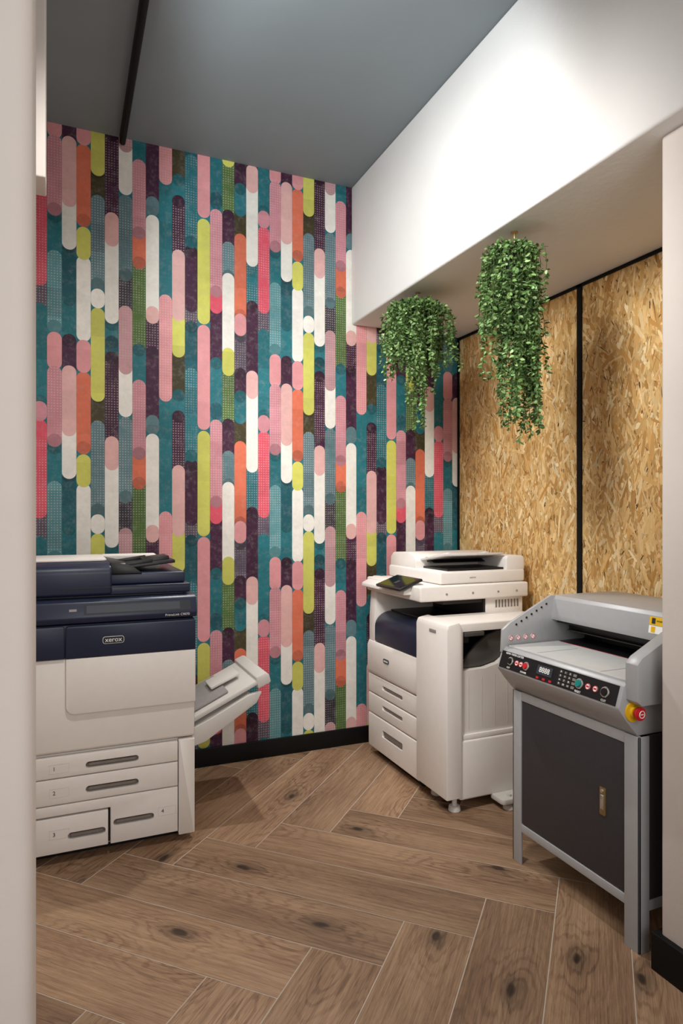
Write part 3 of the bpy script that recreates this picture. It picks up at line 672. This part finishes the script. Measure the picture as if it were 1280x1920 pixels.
for s_, sz, yy, tt in (('450VS+ PAPER CUTTER', .0105, 2.070, .88), ('POWER', .0100, 2.0, .13), ('RESET', .0105, 1.715, .11), ('CUT', .0105, 1.600, .11), ('CUT', .0095, 2.09, .13)):
    C.part('panel_text', bm_text(s_, sz, fas(yy, tt, .0025), xd, up), M_whitetxt, pn, 'white lettering')
# emergency stop
ex, ez = 1.668, .772
es = C.part('emergency_stop', merge(bm_cyl((ex, 1.5325, ez), .033, .006, 'y', 40, None, .001), bm_cyl((ex, 1.526, ez), .019, .012, 'y', 32)), M_yellow, label='yellow emergency stop plate')
C.part('stop_button', merge(bm_cyl((ex, 1.516, ez), .013, .014, 'y', 32), bm_cyl((ex, 1.505, ez), .0215, .014, 'y', 36, None, .004)), M_red, es, 'red mushroom button')
C.part('stop_mark', merge(bm_torus((ex, 1.4975, ez), .011, .0014, (0, 1, 0)), bm_box(ex-.006, ex+.006, 1.4970, 1.4980, ez-.0015, ez+.0015)), M_whitetxt, es, 'white arrows')

# ================================================================ HANGING PLANTS
def plant(cx, cy, ztop, R, zbush, zlow, seed, dirbias, nst, plong, label):
    rnd = random.Random(seed)
    Tn = Thing('hanging_plant', (cx, cy, ZS), label, 'plant')
    Tn.part('hook', merge(bm_cyl((cx, cy, ZS-.002), .014, .004, 'z', 20), bm_cyl((cx, cy, ZS-.022), .0025, .04, 'z', 10), bm_torus((cx, cy, ZS-.047), .009, .0025, (1, 0, 0), 20, 6)), M_brass, label='small brass ceiling hook')
    Tn.part('basket', merge(bm_cyl((cx, cy, ztop-.13), .045, .11, 'z', 20, .06)), M_pot, label='dark hidden basket')
    Tn.part('hanger', bm_cyl((cx, cy, (ZS-.053+ztop-.08)/2), .0015, ZS-.053-(ztop-.08), 'z', 8), M_stem)
    bm = bmesh.new(); cl = bm.loops.layers.color.new('Col'); sm = bmesh.new()
    greens = ['#627d45', '#6f8f52', '#4e6b3c', '#7f9f62', '#415a30', '#90ab74', '#5c7d48', '#557640']
    def leaf(p, d, L, W):
        d = d.normalized()
        n = Vector((rnd.uniform(-1, 1), rnd.uniform(-1, 1), rnd.uniform(-.2, 1.2))).normalized()
        s = d.cross(n)
        if s.length < .05: return
        s.normalize(); n = s.cross(d)
        prof = [(0, 0), (.25, .42), (.55, .5), (.85, .32), (1.0, 0)]
        mid = [bm.verts.new(p+d*L*t-n*L*.12*t*t) for t, w in prof]
        le = [bm.verts.new(p+d*L*t+s*W*w+n*W*.12-n*L*.12*t*t) for t, w in prof[1:4]]
        ri_ = [bm.verts.new(p+d*L*t-s*W*w+n*W*.12-n*L*.12*t*t) for t, w in prof[1:4]]
        h = rnd.choice(greens).lstrip('#'); k = rnd.uniform(.8, 1.12)
        c = tuple(min(1, int(h[i:i+2], 16)/255*k) for i in (0, 2, 4))+(1,)
        for side in (le, ri_):
            q = [(mid[0], mid[1], side[0]), (mid[1], mid[2], side[1], side[0]), (mid[2], mid[3], side[2], side[1]), (mid[3], mid[4], side[2])]
            for f in q:
                try: ff = bm.faces.new(f)
                except ValueError: continue
                for l in ff.loops: l[cl] = c
    for i in range(nst):
        a = rnd.uniform(0, 2*math.pi); rr = R*math.sqrt(rnd.uniform(.05, 1))
        bias = math.cos(a-dirbias)
        Lh = (ztop-zbush)*rnd.uniform(.3, 1.0)
        if rnd.random() < plong*(1+.9*bias): Lh = (ztop-zlow)*rnd.uniform(.45, 1.0); rr *= .68
        pts = []; n = max(6, int((Lh+rr)/.012))
        wob = rnd.uniform(0, 6); wa = rnd.uniform(.006, .022); dx, dy = rnd.gauss(0, .03), rnd.gauss(0, .03)
        top = ztop-rnd.uniform(0, .05)
        for j in range(n+1):
            t = j/n; s_ = t*(Lh+rr)
            k = min(1, s_/(rr+.04))
            rad = rr*math.sin(k*math.pi/2)
            zz = top-.05+.05*math.sin(min(1, k)*math.pi*.9)-(rr/R)*.06*k - max(0, s_-rr)
            pts.append(Vector((cx+rad*math.cos(a)+wa*math.sin(wob+s_*14)+dx*t, cy+rad*math.sin(a)+wa*math.cos(wob+s_*11)+dy*t, zz)))
        for j in range(n):
            d = (pts[j+1]-pts[j])
            if d.length < 1e-5: continue
            d.normalize()
            for sgn in (-1, 1):
                side = Vector((rnd.uniform(-1, 1), rnd.uniform(-1, 1), rnd.uniform(-.5, .6))).normalized()
                leaf(pts[j], side+d*.35, rnd.uniform(.014, .026), rnd.uniform(.009, .014))
            u1 = d.orthogonal().normalized()*.0011; u2 = d.cross(u1)
            vs = [sm.verts.new(pts[j]+u1), sm.verts.new(pts[j]+u2), sm.verts.new(pts[j]-u1-u2)]
            ws = [sm.verts.new(pts[j+1]+u1), sm.verts.new(pts[j+1]+u2), sm.verts.new(pts[j+1]-u1-u2)]
            for q in range(3): sm.faces.new((vs[q], ws[q], ws[(q+1) % 3], vs[(q+1) % 3]))
    Tn.part('foliage', bm, M_leaf, label='dense trailing small green leaves', smooth=False)
    Tn.part('stem', sm, M_stem, label='thin trailing stems', smooth=False)
    return Tn
plant(1.70, 2.955, 2.525, .180, 2.19, 1.88, 11, -.6, 150, .17, 'green artificial trailing plant hanging from beam, bushy with short strands')
plant(1.70, 2.165, 2.525, .128, 2.18, 1.80, 23, 0, 145, .55, 'green artificial trailing plant hanging from beam, long narrow strands')

# ---------------------------------------------------------------- lights
def spot(loc, tgt, power, ang, blend, size, col=(1, .975, .94)):
    l = bpy.data.lights.new('unseen_spot', 'SPOT'); l.energy = power; l.spot_size = math.radians(ang); l.spot_blend = blend  # rail spots out of view, plus added ones that hang on no fixture
    l.shadow_soft_size = size; l.color = col
    o = bpy.data.objects.new('unseen_spot', l); COL.objects.link(o); o.location = loc
    o.rotation_euler = (Vector(tgt)-Vector(loc)).to_track_quat('-Z', 'Y').to_euler(); return o
def area(loc, tgt, power, sx, sy, col=(1, .98, .96)):
    l = bpy.data.lights.new('fill_light', 'AREA'); l.shape = 'RECTANGLE'; l.size = sx; l.size_y = sy; l.energy = power; l.color = col
    o = bpy.data.objects.new('fill_light', l); COL.objects.link(o); o.location = loc
    o.rotation_euler = (Vector(tgt)-Vector(loc)).to_track_quat('-Z', 'Y').to_euler(); return o
spot((.05, 1.75, 3.00), (1.616, 3.05, 2.75), 84, 84, .35, .12, (.92, .98, 1))
spot((.18, 1.55, 2.75), (2.39, 2.9, 1.6), 140, 95, .7, .22)  # spot added below the rail to brighten the chipboard wall
spot((.30, 1.50, 3.22), (.6, 3.3, .9), 90, 95, .8, .05)
spot((1.15, 3.42, 3.0), (.75, 2.0, .0), 95, 80, .5, .03)  # spot added near the back wall, no fixture, for copier A's floor shadow
area((.6, -.9, 1.9), (.9, 2.8, 1.2), 26, 1.4, 1.4)  # added fill from behind the camera

w = bpy.data.worlds.new('World'); sc.world = w; w.use_nodes = True
bg = w.node_tree.nodes['Background']; bg.inputs[0].default_value = (1, .96, .93, 1); bg.inputs[1].default_value = .46

# ---------------------------------------------------------------- camera
cam = bpy.data.cameras.new('camera'); co = bpy.data.objects.new('camera', cam); COL.objects.link(co)
cam.sensor_fit = 'VERTICAL'; cam.sensor_height = 36; cam.lens = FPX/1920*36; cam.shift_y = 5/1920
co.location = (0, 0, CAMH); co.rotation_euler = (math.pi/2, 0, -YAW); cam.clip_start = .05
sc.camera = co
sc.view_settings.view_transform = 'Standard'
